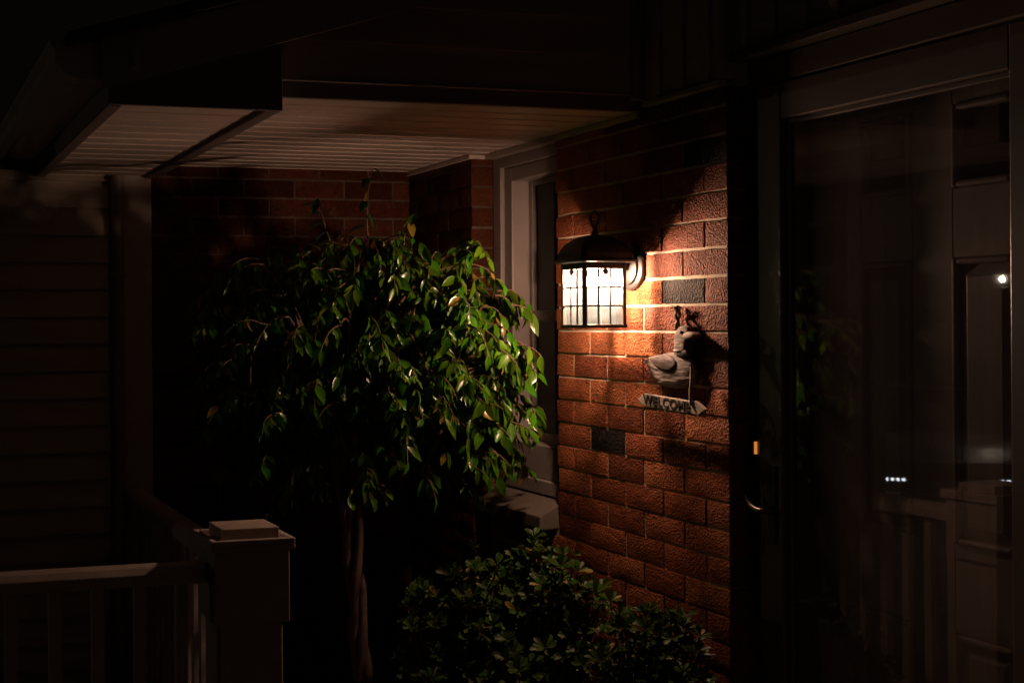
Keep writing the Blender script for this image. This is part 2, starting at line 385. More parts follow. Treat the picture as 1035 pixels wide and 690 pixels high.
# horizontal siding helper: overlapping boards facing -Y
def lap(mb, x0, x1, yf, z0, z1, ex, lean=.012):
    z = z0
    while z < z1 - 1e-4:
        zt = min(z+ex, z1)
        mb.prism([(yf-lean, z), (yf, zt), (yf+.02, zt), (yf+.02, z)], lambda p, d: (d, p[0], p[1]), x0, x1)
        z = zt
s = MB(); lap(s, -.222, .94, YB-.008, FLOOR-.95, .66, .118, .020); s.build('siding_wall', M['siding'], house)
s = MB(); s.box(-.222, 1.0, YB+.014, YB+3.2, FLOOR-.95, .655); s.build('side_wall', M['siding'], house)
s = MB(); s.box(1.0, 1.128, YB-.03, YB+.1, FLOOR-.95, .655); s.build('corner_trim', M['trim'], house, bevel=.004)
s = MB()
s.tube([(.972, YB-.045, FLOOR-.2), (.972, YB-.045, .30), (.972, YB-.045, .640)], .030, 10)
for z in (.2, -.9): s.box(.938, 1.006, YB-.079, YB-.012, z, z+.02)
s.build('downspout', M['darktrim'], house, smooth=40)
# soffits, ribs run along X
def soffit(x0, x1, y0, y1, z, rib=.1):
    mb = MB(); y = y0; prof = []
    while y < y1:
        e = min(y+rib, y1)
        prof += [(y, z), (min(y+.004, e), z+.012), (min(y+.020, e), z+.012), (min(y+.026, e), z)] if e-y > .03 else [(y, z)]
        y = e
    prof.append((y1, z))
    poly = prof + [(y1, z+.03), (y0, z+.03)]
    mb.prism(poly, lambda p, d: (d, p[0], p[1]), x0, x1); return mb
SZ = .695; GY = 4.02
soffit(1.151, XW+.09, GY+.02, YB+.1, SZ, .125).build('soffit', M['soffit'], house)
soffit(.665, 1.10, 3.95, YB+.1, .642, .15).build('soffit', M['soffit'], house)
s = MB(); s.box(1.10, 1.148, 3.934, YB-.035, .632, .86); s.build('fascia_board', M['darktrim'], house, bevel=.003)     # right edge of the boxed eave
s = MB(); s.box(.622, .665, 3.934, YB-.02, .630, .80); s.build('fascia_board', M['darktrim'], house, bevel=.003)   # gutter side
# boxed eave end with sloped top, faces us
def rake(x): return .845 + (x-1.18)*.30
s = MB(); s.prism([(.622, .632), (1.148, .632), (1.148, rake(1.148)+.02), (.622, rake(.622)+.02)], lambda p, d: (p[0], d, p[1]), 3.915, 3.934)
s.build('eave_return', M['darktrim'], house, bevel=.002)
s = MB(); s.tube([(.700, 3.905, .742), (.702, 3.899, .762), (.700, 3.903, .785)], .006, 8); s.box(.690, .712, 3.908, 3.915, .730, .800)
s.build('eave_bracket', M['gutter'], house, smooth=40)
# front edge of the soffit: frieze band + lapped gable siding above
s = MB(); s.box(1.150, XW-.002, GY, GY+.02, SZ-.004, SZ+.045); s.build('frieze_board', M['darktrim'], house, bevel=.002)
s = MB(); s.box(1.150, XW-.054, GY-.026, GY+.015, SZ+.0455, SZ+.0515); s.build('drip_trim', M['wintrim'], house, bevel=.001)
s = MB(); lap(s, 1.178, XW-.05, GY-.006, SZ+.052, 1.6, .122, .014); s.build('gable_siding', M['gable'], house)
s = MB(); s.box(1.150, 1.178, GY-.022, GY+.02, SZ+.052, 1.3); s.build('corner_trim', M['darktrim'], house, bevel=.003)
s = MB(); s.box(XW-.052, XW+.02, GY-.03, GY+.03, SZ+.03, 1.7); s.build('corner_trim', M['trim'], house, bevel=.004)
# rake board and roof
s = MB(); s.prism([(.60, rake(.60)), (2.40, rake(2.40)), (2.40, rake(2.40)+.15), (.60, rake(.60)+.15)], lambda p, d: (p[0], d, p[1]), 3.911, 3.9145)
s.build('rake_board', M['trim'], house, bevel=.003)
s = MB(); s.prism([(.50, rake(.50)+.152), (2.43, rake(2.43)+.152), (2.43, rake(2.43)+.185), (.50, rake(.50)+.185)], lambda p, d: (p[0], d, p[1]), 3.87, YB+3.3)
s.build('roof', M['roof'], house)
s = MB(); s.box(-.4, 1.1, YB-.02, YB+3.3, .665, .70); s.build('roof', M['roof'], house)
# gutter: K profile, runs along Y on the left eave
kp = [(.620, .815), (.455, .815), (.455, .800), (.470, .785), (.470, .755), (.500, .715), (.545, .700), (.620, .700)]
s = MB(); s.prism(kp, lambda p, d: (p[0], d, p[1]), 3.93, YB+.3); s.build('gutter', M['gutter'], house, bevel=.003)
# wall over the door and over the lantern: vertical boards with battens
s = MB(); s.box(XW+.030, XW+.08, 1.6, P0+.01, .80, 1.9)
s.box(XW-.012, XW+.05, P0+.0102, GY-.034, .722, 1.9)
y = 3.90
while y > 1.7:
    xo = 0 if y > P0+.03 else .042
    s.box(XW-.022+xo, XW-.0125+xo, y-.019, y+.019, .801 if xo else .724, 1.9); y -= .135
s.build('board_wall', M['gable'], house, bevel=.002)
s = MB(); s.box(XW-.024, XW+.012, P0+.012, GY-.034, .702, .720); s.build('trim_strip', M['trim'], house, bevel=.002)
s = MB(); s.box(XW-.014, XW+.03, GY+.022, Q0-.012, SZ-.022, SZ-.002); s.build('trim_strip', M['trim'], house, bevel=.002)
s = MB(); s.box(XQ-.012, XQ+.12, Q0-.01, YB, SZ-.02, SZ-.003); s.build('trim_strip', M['soffit'], house, bevel=.002)
# door head: cap ledge and head casing
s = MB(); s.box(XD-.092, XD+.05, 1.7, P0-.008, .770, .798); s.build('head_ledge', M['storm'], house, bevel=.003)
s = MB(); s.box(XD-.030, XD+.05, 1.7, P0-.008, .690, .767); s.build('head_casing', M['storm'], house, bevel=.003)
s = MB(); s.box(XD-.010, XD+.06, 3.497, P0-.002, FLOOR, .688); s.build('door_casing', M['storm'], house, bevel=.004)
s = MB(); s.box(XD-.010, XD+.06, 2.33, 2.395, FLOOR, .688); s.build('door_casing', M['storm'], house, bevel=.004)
s = MB(); s.box(XW+.01, XD+.10, -1.6, 2.328, FLOOR, .688); s.build('side_wall', M['siding'], house)
# inside
s = MB(); s.box(3.6, 3.7, 1.0, 6.2, FLOOR, 1.0); s.box(2.55, 3.6, 6.15, 6.25, FLOOR, 1.0); s.build('room_wall', M['interior'], house)

# storm door: slightly ajar about its hinge on the near side
HY, TH = 2.40, rad(1.5)
HX = XD - .008
def hinge(p):
    dx, dy = p[0]-HX, p[1]-HY
    c, sn = math.cos(TH), math.sin(TH)
    return (HX + dx*c - dy*sn, HY + dx*sn + dy*c, p[2])
def hinged(mb): mb.v = [hinge(p) for p in mb.v]; return mb
FY = 3.488
s = MB(); fx0, fx1 = XD-.010, XD+.028
s.box(fx0, fx1, FY-.105, FY, FLOOR+.02, .684)
s.box(fx0, fx1, HY, HY+.165, FLOOR+.02, .684)
s.box(fx0+.0005, fx1-.0005, HY+.165, FY-.105, .577, .684)
s.box(fx0+.0005, fx1-.0005, HY+.165, FY-.105, FLOOR+.02, FLOOR+.22)
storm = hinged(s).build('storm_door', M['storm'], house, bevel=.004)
tag(storm, 'storm door with one tall pane and slim painted frame, slightly ajar')
s = MB(); a, b = FY-.105, HY+.165                      # glazing bead
for (y0, y1, z0, z1) in ((a-.018, a, FLOOR+.22, .577), (b, b+.012, FLOOR+.22, .577), (b+.012, a-.018, .562, .577), (b+.012, a-.018, FLOOR+.22, FLOOR+.236)):
    s.box(XD+.008, XD+.024, y0, y1, z0, z1)
hinged(s).build('glazing_bead', M['storm'], storm, bevel=.003)
s = MB(); s.quad((XD+.016, b, FLOOR+.22), (XD+.016, a, FLOOR+.22), (XD+.016, a, .577), (XD+.016, b, .577))
hinged(s).build('glass_pane', M['stormglass'], storm)
s = MB(); s.box(XD-.018, XD-.0105, FY-.082, FY-.046, -.665, -.435)
s.lathe([(.013, -.012), (.015, -.004), (.012, 0)], (XD-.018, FY-.064, -.565), 'x', 16)
hinged(s).build('handle_plate', M['black'], storm, bevel=.003)
s = MB(); s.tube([(XD-.026, FY-.064, -.565), (XD-.044, FY-.066, -.565), (XD-.048, FY-.058, -.566), (XD-.048, FY-.035, -.565), (XD-.047, FY-.008, -.556), (XD-.046, FY+.008, -.540), (XD-.046, FY+.012, -.528)], [.008, .008, .0085, .0085, .008, .0065, .005], 10)
hinged(s).build('lever_handle', M['steel'], storm, smooth=50)

# front door behind the glass
DX = XD + .10
s = MB()
d0, d1 = 2.44, 3.44
lites = [((3.02, 3.20)), ((2.66, 2.86))]
cols = [(3.01, 3.21), (2.655, 2.865)]
Z = [(.330, .545), (-.585, .150), (-1.42, -.815)]
# stiles and rails built round the openings
s.box(DX, DX+.044, d0, 2.655, FLOOR+.02, .70); s.box(DX, DX+.044, 2.865, 3.01, FLOOR+.02, .70); s.box(DX, DX+.044, 3.21, d1, FLOOR+.02, .70)
for (y0, y1) in cols:
    zz = [(.545, .70), (.150, .330), (-.815, -.585), (FLOOR+.02, -1.42)]
    for z0, z1 in zz: s.box(DX+.0004, DX+.0436, y0, y1, z0, z1)
door = s.build('front_door', M['door'], house, bevel=.003)
for (y0, y1) in cols:
    for k, (z0, z1) in enumerate(Z):
        m = MB(); t = .018
        for a_, b_, c_, d_ in ((y0, y0+t, z0, z1), (y1-t, y1, z0, z1), (y0+t, y1-t, z0, z0+t), (y0+t, y1-t, z1-t, z1)):
            m.box(DX-.009, DX+.03, a_, b_, c_, d_)
        m.build('panel_moulding', M['door'], door, bevel=.007)
        if k == 0:
            m = MB(); m.box(DX+.018, DX+.024, y0+t, y1-t, z0+t, z1-t); m.build('door_lite', M['pane'], door)
        else:
            m = MB()
            yi0, yi1, zi0, zi1 = y0+t, y1-t, z0+t, z1-t; q = .032
            A = [(DX+.010, yi0, zi0), (DX+.010, yi1, zi0), (DX+.010, yi1, zi1), (DX+.010, yi0, zi1)]
            B = [(DX-.002, yi0+q, zi0+q), (DX-.002, yi1-q, zi0+q), (DX-.002, yi1-q, zi1-q), (DX-.002, yi0+q, zi1-q)]
            base = len(m.v); m.v += A + B
            for i in range(4): m.face([base+i, base+(i+1) % 4, base+4+(i+1) % 4, base+4+i])
            m.face([base+4, base+5, base+6, base+7]); m.face([base+3, base+2, base+1, base])
            m.build('raised_panel', M['door'], door)
s = MB(); s.box(XD+.06, DX+.05, d1, 3.55, FLOOR, .76); s.box(XD+.06, DX+.05, 2.35, d0, FLOOR, .76); s.box(XD+.06, DX+.05, d0, d1, .702, .76)
s.build('door_jamb', M['door'], house, bevel=.003)

# window
wy0, wy1 = 4.50, Q0-.004
XC = XD - .035
s = MB()
def ring(mb, x0, x1, y0, y1, z0, z1, wd, wb=None, wt=None):
    wb = wb or wd; wt = wt or wd
    mb.box(x0, x1, y1-wd, y1, z0, z1); mb.box(x0, x1, y0, y0+wd, z0, z1)
    mb.box(x0, x1, y0+wd, y1-wd, z1-wt, z1); mb.box(x0, x1, y0+wd, y1-wd, z0, z0+wb)
ring(s, XC-.04, XC+.06, wy0, wy1, -.685, .674, .070, .055, .045)
win = s.build('window', M['wintrim'], house, bevel=.004)
s = MB(); ring(s, XC-.022, XC+.06, wy0+.070, wy1-.070, -.63, .629, .070, .135, .060); s.build('window_frame', M['wintrim'], win, bevel=.006)
s = MB(); y0, y1 = wy0+.09, wy1-.14
s.box(XC+.06, XC+.10, y1-.02, y1+.01, -.5, .58); s.box(XC+.06, XC+.10, y0, y1-.02, .550, .58); s.box(XC+.06, XC+.10, y0, y1-.03, -.5, -.46)
s.box(XC+.055, XC+.10, y0, y1-.03, -.005, .035); s.build('sash', M['wintrim'], win, bevel=.003)
s = MB(); s.box(XC+.076, XC+.080, y0, y1-.03, -.46, -.005); s.box(XC+.076, XC+.080, y0, y1-.03, .035, .555); s.build('glass_pane', M['pane'], win)
s = MB()
s.prism([(XC+.05, -.690), (XC-.04, -.692), (2.362, -.746), (2.362, -.792), (2.375, -.798), (XC+.05, -.785)], lambda p, d: (p[0], d, p[1]), P1+.004, Q0-.003)
s.build('sill', surf('stone_sill', (.12, .10, .08), .75, .15, 9, .3, 90, .002), win, bevel=.004)

# ------------------------------------------------------------------ doorbell
bell = empty('doorbell', 'small doorbell with a glowing orange button beside the storm door', 'doorbell', (2.522, P0, -.394))
s = MB(); s.box(2.508, 2.540, P0-.012, P0-.001, -.440, -.345); s.build('housing', M['black'], bell, bevel=.003)
s = MB(); s.box(2.516, 2.530, P0-.0165, P0-.0125, -.412, -.374); s.build('button', M['bell'], bell, bevel=.002)

# ------------------------------------------------------------------ wall lantern
LC = Vector((2.284, 4.09)); H = .0725
lan = empty('wall_lantern', 'lit black lantern with domed roof and gridded frosted panes on brick wall', 'lantern', (XW, LC.y, .174))
ZB, ZT = -.022, .186
s = MB()
for sx in (-1, 1):
    for sy in (-1, 1):
        s.box(LC.x+sx*H-.0065, LC.x+sx*H+.0065, LC.y+sy*H-.0065, LC.y+sy*H+.0065, ZB, ZT)
hh = H+.0085
for (x0, x1, y0, y1) in ((-hh, -hh+.017, -hh, hh), (hh-.017, hh, -hh, hh), (-hh+.017, hh-.017, -hh, -hh+.017), (-hh+.017, hh-.017, hh-.017, hh)):
    s.box(LC.x+x0, LC.x+x1, LC.y+y0, LC.y+y1, ZB-.008, ZB+.004)
for z0, z1 in ((.1665, .186),):
    s.box(LC.x-H-.005, LC.x+H+.005, LC.y-H-.005, LC.y-H+.005, z0, z1); s.box(LC.x-H-.005, LC.x+H+.005, LC.y+H-.005, LC.y+H+.005, z0, z1)
    s.box(LC.x-H-.005, LC.x-H+.005, LC.y-H+.0052, LC.y+H-.0052, z0, z1); s.box(LC.x+H-.005, LC.x+H+.005, LC.y-H+.0052, LC.y+H-.0052, z0, z1)
s.build('cage_frame', M['bronze'], lan, bevel=.0018)
zr = [ZB+.004 + (.1665-ZB-.004)*k/3 for k in range(4)]
for side in range(4):
    s = MB(); t = .0024
    for k in (1, 2):
        o = -H + .0065 + (2*H-.013)*k/3
        if side == 0: s.box(LC.x+o-t, LC.x+o+t, LC.y-H-t, LC.y-H+t, zr[0], zr[3])
        if side == 1: s.box(LC.x+o-t, LC.x+o+t, LC.y+H-t, LC.y+H+t, zr[0], zr[3])
        if side == 2: s.box(LC.x-H-t, LC.x-H+t, LC.y+o-t, LC.y+o+t, zr[0], zr[3])
        if side == 3: s.box(LC.x+H-t, LC.x+H+t, LC.y+o-t, LC.y+o+t, zr[0], zr[3])
        e = H-.0065
        if side == 0: s.box(LC.x-e, LC.x+e, LC.y-H-t*1.2, LC.y-H+t*1.2, zr[k]-t, zr[k]+t)
        if side == 1: s.box(LC.x-e, LC.x+e, LC.y+H-t*1.2, LC.y+H+t*1.2, zr[k]-t, zr[k]+t)
        if side == 2: s.box(LC.x-H-t*1.2, LC.x-H+t*1.2, LC.y-e, LC.y+e, zr[k]-t, zr[k]+t)
        if side == 3: s.box(LC.x+H-t*1.2, LC.x+H+t*1.2, LC.y-e, LC.y+e, zr[k]-t, zr[k]+t)
    s.build('glazing_bars', M['bronze'], lan)
    s = MB(); e = H-.0062; i_ = H-.0045
    if side == 0: s.quad((LC.x-e, LC.y-i_, zr[0]), (LC.x+e, LC.y-i_, zr[0]), (LC.x+e, LC.y-i_, zr[3]), (LC.x-e, LC.y-i_, zr[3]))
    if side == 1: s.quad((LC.x-e, LC.y+i_, zr[0]), (LC.x+e, LC.y+i_, zr[0]), (LC.x+e, LC.y+i_, zr[3]), (LC.x-e, LC.y+i_, zr[3]))
    if side == 2: s.quad((LC.x-i_, LC.y-e, zr[0]), (LC.x-i_, LC.y+e, zr[0]), (LC.x-i_, LC.y+e, zr[3]), (LC.x-i_, LC.y-e, zr[3]))
    if side == 3: s.quad((LC.x+i_, LC.y-e, zr[0]), (LC.x+i_, LC.y+e, zr[0]), (LC.x+i_, LC.y+e, zr[3]), (LC.x+i_, LC.y-e, zr[3]))
    s.build('glass_pane', M['frost'], lan)
    # round tab with a screw at the top of each side
    for q in ('tab', 'screw'):
        s = MB(); pr = [(.010, 0), (.010, .004), (.008, .005)] if q == 'tab' else [(.0035, .005), (.0035, .010), (.002, .0115)]
        if side < 2:
            sg = -1 if side == 0 else 1
            s.lathe([(r, sg*h) for r, h in pr], (LC.x, LC.y+sg*(H+.0052), .157), 'y', 16)
        else:
            sg = -1 if side == 2 else 1
            s.lathe([(r, sg*h) for r, h in pr], (LC.x+sg*(H+.0052), LC.y, .157), 'x', 16)
        s.build('screw_tab' if q == 'tab' else 'screw', M['bronze'] if q == 'tab' else M['steel'], lan, smooth=40)
s = MB(); e = hh-.016; s.quad((LC.x-e, LC.y-e, ZB-.003), (LC.x+e, LC.y-e, ZB-.003), (LC.x+e, LC.y+e, ZB-.003), (LC.x-e, LC.y+e, ZB-.003)); s.build('glass_pane', M['frost_base'], lan)
# domed square roof
s = MB(); NN = 40
def sq(r, z, p=1.0):
    out = []
    for k in range(NN):
        w_ = 2*math.pi*(k+.5)/NN; c, sn = math.cos(w_), math.sin(w_)
        m_ = max(abs(c), abs(sn)); f = (1/m_)**p
        out.append((LX+r*c*f, LC.y+r*sn*f, z))
    return out
R = .101; LX = LC.x + .006
rings = [sq(H-.004, .1862), sq(R-.006, .1862), sq(R+.004, .1895), sq(R+.005, .195), sq(R-.001, .200), sq(R-.003, .204)]
for k in range(1, 13):
    a_ = k/12*math.pi/2; r = (R-.003)*math.cos(a_)**.98; rings.append(sq(max(r, .010), .204+.080*math.sin(a_)**1.0, 1-.35*k/12))
base = len(s.v)
for rg in rings: s.v += rg
for i in range(len(rings)-1):
    for k in range(NN): s.face([base+i*NN+k, base+i*NN+(k+1) % NN, base+(i+1)*NN+(k+1) % NN, base+(i+1)*NN+k])
s.face([base+(len(rings)-1)*NN+k for k in range(NN)]); s.face([base+k for k in range(NN)][::-1])
s.build('lantern_roof', M['bronze'], lan, smooth=32)
s = MB(); s.lathe([(.011, .284), (.013, .288), (.009, .294), (.0065, .302), (.008, .306), (.005, .311)], (LX, LC.y, 0), 'z', 20)
pts = [(LX+.010*math.cos(t)*.6, LC.y-.0155*math.cos(t), .336+.026*math.sin(t)) for t in [2*math.pi*k/24 for k in range(24)]]
s.tube(pts, .0034, 8, closed=True); s.build('finial', M['bronze'], lan, smooth=50)
s = MB(); s.lathe([(.078, 0), (.078, -.010), (.072, -.014), (.060, -.015), (.058, -.022), (.050, -.026), (.02, -.027)], (XW, LC.y, .174), 'x', 40)
s.build('back_plate', M['black'], lan, smooth=35)
s = MB(); s.box(LC.x+H+.0055, XW-.026, LC.y-.020, LC.y+.020, .162, .198); s.build('arm', M['bronze'], lan, bevel=.005)
s = MB(); s.lathe([(.003, 0), (.016, .003), (.025, .010), (.0285, .020), (.025, .030), (.016, .037), (.010, .041)], (LC.x, LC.y, .106), 'z', 24)
bulb = s.build('bulb', M['bulb'], lan, smooth=0)
s = MB(); s.lathe([(.009, .1432), (.013, .146), (.014, .185)], (LC.x, LC.y, 0), 'z', 20); s.build('socket', M['socket'], lan, smooth=40)

# ------------------------------------------------------------------ welcome duck
DY, DZ = 3.848, -.145
duck = empty('duck_welcome_plaque', 'carved wooden duck plaque with WELCOME board hanging under the lantern', 'plaque', (XW, DY, DZ))
def wp(u, v, dep):      # crop picture point -> point on the wall, dep metres out from the brick
    uu = 640 + u/5.31; vv = 300 + v/5.31
    return Vector((XW - dep, DY - .046 - (uu-680)/174.0, -(vv-322.2-(uu-680)*(vv-322)*.0013)/313.0))
def relief(name, poly, d0, d1, mat, parent, steps=6, ox=0, oy=0, pw=1.0):
    """a rounded relief from a roughly convex outline: rim at d0, crown at d1"""
    mb = MB(); n_ = len(poly); cu = sum(p[0] for p in poly)/n_; cv = sum(p[1] for p in poly)/n_
    base = len(mb.v)
    mb.v += [tuple(wp(p[0], p[1], max(d0-.012, .004))) for p in poly]
    for k in range(steps):
        f = k/steps; sc_ = math.cos(f*math.pi/2); hgt = math.sin(f*math.pi/2)**pw
        for p in poly:
            mb.v.append(tuple(wp(cu+(p[0]-cu)*sc_+ox*(1-sc_), cv+(p[1]-cv)*sc_+oy*(1-sc_), d0+(d1-d0)*hgt)))
    for k in range(steps):
        for i in range(n_):
            j = (i+1) % n_; mb.face([base+k*n_+i, base+k*n_+j, base+(k+1)*n_+j, base+(k+1)*n_+i])
    top = len(mb.v); mb.v.append(tuple(wp(cu+ox, cv+oy, d1)))
    for i in range(n_): mb.face([base+steps*n_+i, base+steps*n_+(i+1) % n_, top])
    mb.face([base+i for i in range(n_)][::-1])
    return mb.build(name, mat, parent, smooth=50)
wide = lambda P: [(312-(312-p[0])*1.13, p[1]) for p in P]
body = relief('duck_body', wide([(225, 296), (180, 300), (140, 311), (108, 318), (84, 330), (62, 342), (86, 358), (84, 372), (100, 386), (98, 400), (112, 416), (116, 430), (132, 444), (136, 462), (170, 478), (215, 490), (258, 488), (292, 466), (306, 432), (312, 392), (306, 350), (290, 316), (268, 296)]), .014, .036, M['wood'], duck, 6, 62, 45, .8)
relief('wing', wide([(110, 322), (150, 312), (190, 306), (225, 322), (246, 350), (248, 378), (232, 402), (205, 404), (178, 394), (150, 372), (128, 350)]), .031, .044, M['wing'], body, 6, 24, 10, .8)
for k in range(4):      # feather grooves standing out along the tail
    u0, v0 = 58+14*k, 346+27*k
    s = MB(); s.tube([wp(u0, v0, .020), wp(u0+45, v0+2, .027), wp(u0+95, v0+14, .030)], [.002, .0045, .003], 6); s.build('feather', M['beak'] if k % 2 else M['wing'], body, smooth=60)
for k in range(2):
    s = MB(); s.tube([wp(190+40*k, 440+12*k, .029), wp(240+25*k, 432+8*k, .032), wp(298, 418+14*k, .026)], .0022, 6); s.build('feather', M['wing'], body, smooth=60)
head = relief('duck_head', [(222, 310), (222, 270), (224, 230), (230, 190), (246, 165), (268, 155), (290, 166), (302, 186), (306, 212), (300, 234), (290, 252), (288, 280), (296, 312), (258, 330)], .020, .039, M['wood'], duck, 8, 6, 0, .32)
relief('beak', [(272, 216), (280, 198), (302, 188), (326, 192), (342, 206), (332, 224), (308, 232), (284, 230)], .028, .044, M['beak'], head, 8, 6, 2, .4)
relief('neck_band', [(221, 282), (250, 287), (278, 282), (279, 291), (250, 297), (221, 292)], .030, .0405, M['band'], head)
s = MB(); s.lathe([(.005, -.030), (.005, -.0405), (.003, -.042)], (XW, wp(270, 190, 0).y, wp(270, 190, 0).z), 'x', 12); s.build('eye', M['letter'], head, smooth=40)
sgn = MB(); bp = [(42, 543), (78, 512), (330, 556), (354, 553), (402, 602), (364, 634), (340, 627), (92, 584), (70, 577)]
sgn.prism(bp, lambda p, d: wp(p[0], p[1], d), .036, .047); sign = sgn.build('sign_board', M['board'], duck, bevel=.003)
s = MB(); s.tube([wp(318, 374, .036), wp(322, 440, .040), wp(325, 505, .046), wp(332, 572, .050)], [.005, .004, .0045, .005], 8); s.build('strap', M['board'], duck, smooth=60)
s = MB()                # twisted hanger and nail
for ph in (0, math.pi):
    pts = []
    for k in range(19):
        f = k/18; pts.append(wp(228+9*math.sin(f*9+ph), 60+f*110, .022+.010*math.cos(f*7+ph)))
    s.tube(pts, .0058, 6)
s.tube([wp(213, 62, .02), wp(207, 56, .03), wp(217, 52, .034), wp(229, 60, .03), wp(243, 53, .03), wp(247, 64, .02)], .004, 6)
s.build('hanger_twine', M['twine'], duck, smooth=60)
# lettering
def lettering(body_, text, mat, parent, c, dirx, diry, size, name, lift):
    cu = bpy.data.curves.new('txt', 'FONT'); cu.body = text; cu.size = size; cu.extrude = .0012; cu.align_x = 'CENTER'; cu.align_y = 'CENTER'; cu.space_character = 1.08; cu.offset = .0008
    to = bpy.data.objects.new('txt', cu); COL.objects.link(to)
    dg = bpy.context.evaluated_depsgraph_get(); dg.update()
    me = bpy.data.meshes.new_from_object(to.evaluated_get(dg)); bpy.data.objects.remove(to)
    nrm = dirx.cross(diry).normalized()
    xs = [v.co.x for v in me.vertices]; wdt = max(xs)-min(xs); mid = (max(xs)+min(xs))/2
    for v in me.vertices:
        v.co = (c + dirx*(v.co.x-mid) + diry*v.co.y + nrm*(v.co.z+lift) + Vector((0, 0, EYE))) - duck.location
    me.materials.append(mat); o = bpy.data.objects.new(name, me); COL.objects.link(o); o.parent = parent; return o, wdt
c = wp(200, 565, .047); dx_ = (wp(340, 592, .044) - wp(84, 544, .044)).normalized()
dy_ = Vector((0, 0, 1)) - dx_*dx_.z; dy_.normalize()
ln = (wp(330, 592, .044)-wp(84, 544, .044)).length
o, wdt = lettering(None, 'WELCOME', M['letter'], sign, c, dx_*(ln/.180), dy_*1.15, .036, 'lettering', .0004)

# ------------------------------------------------------------------ porch posts and railings
def newel(x, y, label):
    p = empty('porch_post', label, 'post', (x, y, FLOOR), 'porch posts')
    s = MB(); s.box(x-.098, x+.098, y-.098, y+.098, FLOOR, -.684); s.build('post_shaft', M['post'], p, bevel=.005)
    s = MB(); s.box(x-.116, x+.116, y-.116, y+.116, -.905, -.6845); s.build('post_skirt', M['post'], p, bevel=.004)
    s = MB(); a = .130
    s.box(x-a, x+a, y-a, y+a, -.684, -.668)
    for (x0, x1, y0, y1) in ((x-a, x-a+.02, y-a, y+a), (x+a-.02, x+a, y-a, y+a), (x-a+.02, x+a-.02, y-a, y-a+.02), (x-a+.02, x+a-.02, y+a-.02, y+a)):
        s.box(x0, x1, y0, y1, -.6678, -.650)
    s.build('post_cap', M['rail'], p, bevel=.003)
    s = MB(); s.box(x-.088, x+.092, y-.085, y+.085, -.6675, -.622); s.build('cap_block', M['rail'], p, bevel=.003)
    return p
PX, PY = 1.047, 4.04
newel(PX, PY, 'boxed porch post with a tray cap where the two railings meet')
def railing(p0, p1, label, n_):
    d = Vector((p1[0]-p0[0], p1[1]-p0[1], 0)); ln_ = d.length; d.normalize(); q = Vector((-d.y, d.x, 0))
    mid = ((p0[0]+p1[0])/2, (p0[1]+p1[1])/2, FLOOR)
    r = empty('porch_railing', label, 'railing', mid, 'porch railings')
    P = lambda a, b, z: Vector((p0[0], p0[1], z)) + d*a + q*b
    s = MB(); s.prism([(-.045, -.786), (.045, -.786), (.045, -.752), (.030, -.733), (.012, -.727), (-.012, -.727), (-.030, -.733), (-.045, -.752)], lambda p, t: P(t, p[0], p[1]), 0, ln_)
    s.build('top_rail', M['rail'], r, bevel=.002)
    s = MB(); s.prism([(-.022, -1.53), (.022, -1.53), (.022, -1.47), (-.022, -1.47)], lambda p, t: P(t, p[0], p[1]), 0, ln_); s.build('bottom_rail', M['rail'], r, bevel=.003)
    for k in range(n_):
        a = (k+.5)*ln_/n_; h = .018
        s = MB(); s.prism([(a-h, -h), (a+h, -h), (a+h, h), (a-h, h)], lambda p, t: P(p[0], p[1], t), -1.4702, -.7862); s.build('baluster', M['rail'], r, bevel=.003)
    return r
railing((PX, PY+.132), (PX, YB-.032), 'painted baluster railing running from the post back to the siding', 15)
railing((PX-.132, PY), (-1.75, PY), 'painted baluster railing running sideways from the post across the porch front', 21)
newel(-1.87, PY, 'boxed porch post at the far end of the porch front railing')

# ------------------------------------------------------------------ weeping fig tree
def leafmesh(mb, base, d, nrm, ln_, wd, curl=.25, shape='fig'):
    d = d.normalized(); side = d.cross(nrm)
    if side.length < 1e-4: side = d.cross(Vector((.3, .5, .8)))
    side.normalize(); nn = side.cross(d)
    if shape == 'fig': st = [(0, 0), (.22, .78), (.5, 1), (.78, .55), (1.0, 0)]
    else: st = [(0, .05), (.3, .45), (.62, 1), (.88, .80), (1.0, 0)]
    b = len(mb.v)
    for t, w_ in st:
        c = base + d*(t*ln_) - nn*(curl*ln_*t*t) 
        mb.v.append(tuple(c))
        if 0 < t < 1:
            hw = wd*.5*w_; lift = nn*(hw*.32)
            mb.v.append(tuple(c + side*hw + lift)); mb.v.append(tuple(c - side*hw + lift))
    # verts: 0 | 1,2,3 | 4,5,6 | 7,8,9 | 10
    for q in ((0, 2, 1), (0, 1, 3), (1, 2, 5, 4), (1, 4, 6, 3), (4, 5, 8, 7), (4, 7, 9, 6), (7, 8, 10), (7, 10, 9)): mb.face([b+i for i in q])
def bez(a, b, c, n_): return [a*(1-t)**2 + b*2*t*(1-t) + c*t*t for t in [i/n_ for i in range(n_+1)]]
rnd = random.Random(11)
TB = Vector((1.70, 4.69, FLOOR-.22)); TT = Vector((1.615, 4.70, -.56))
tree = empty('weeping_fig_tree', 'small weeping fig with braided trunk and glossy drooping leaves beside the window', 'tree', tuple(TB))
s = MB()
for ph in (0, 2.1, 4.2):
    pts = []; rs = []
    for k in range(33):
        f = k/32; w_ = ph + f*9.5
        r = .024*(1-.25*f) if f < .62 else .024*(1-.25*f)+(f-.62)*.05
        c = TB.lerp(TT, f); pts.append(c + Vector((math.cos(w_)*r, math.sin(w_)*r, 0))); rs.append(.023*(1-.42*f)*(1+.10*math.sin(f*40+ph)))
    s.tube(pts, rs, 10)
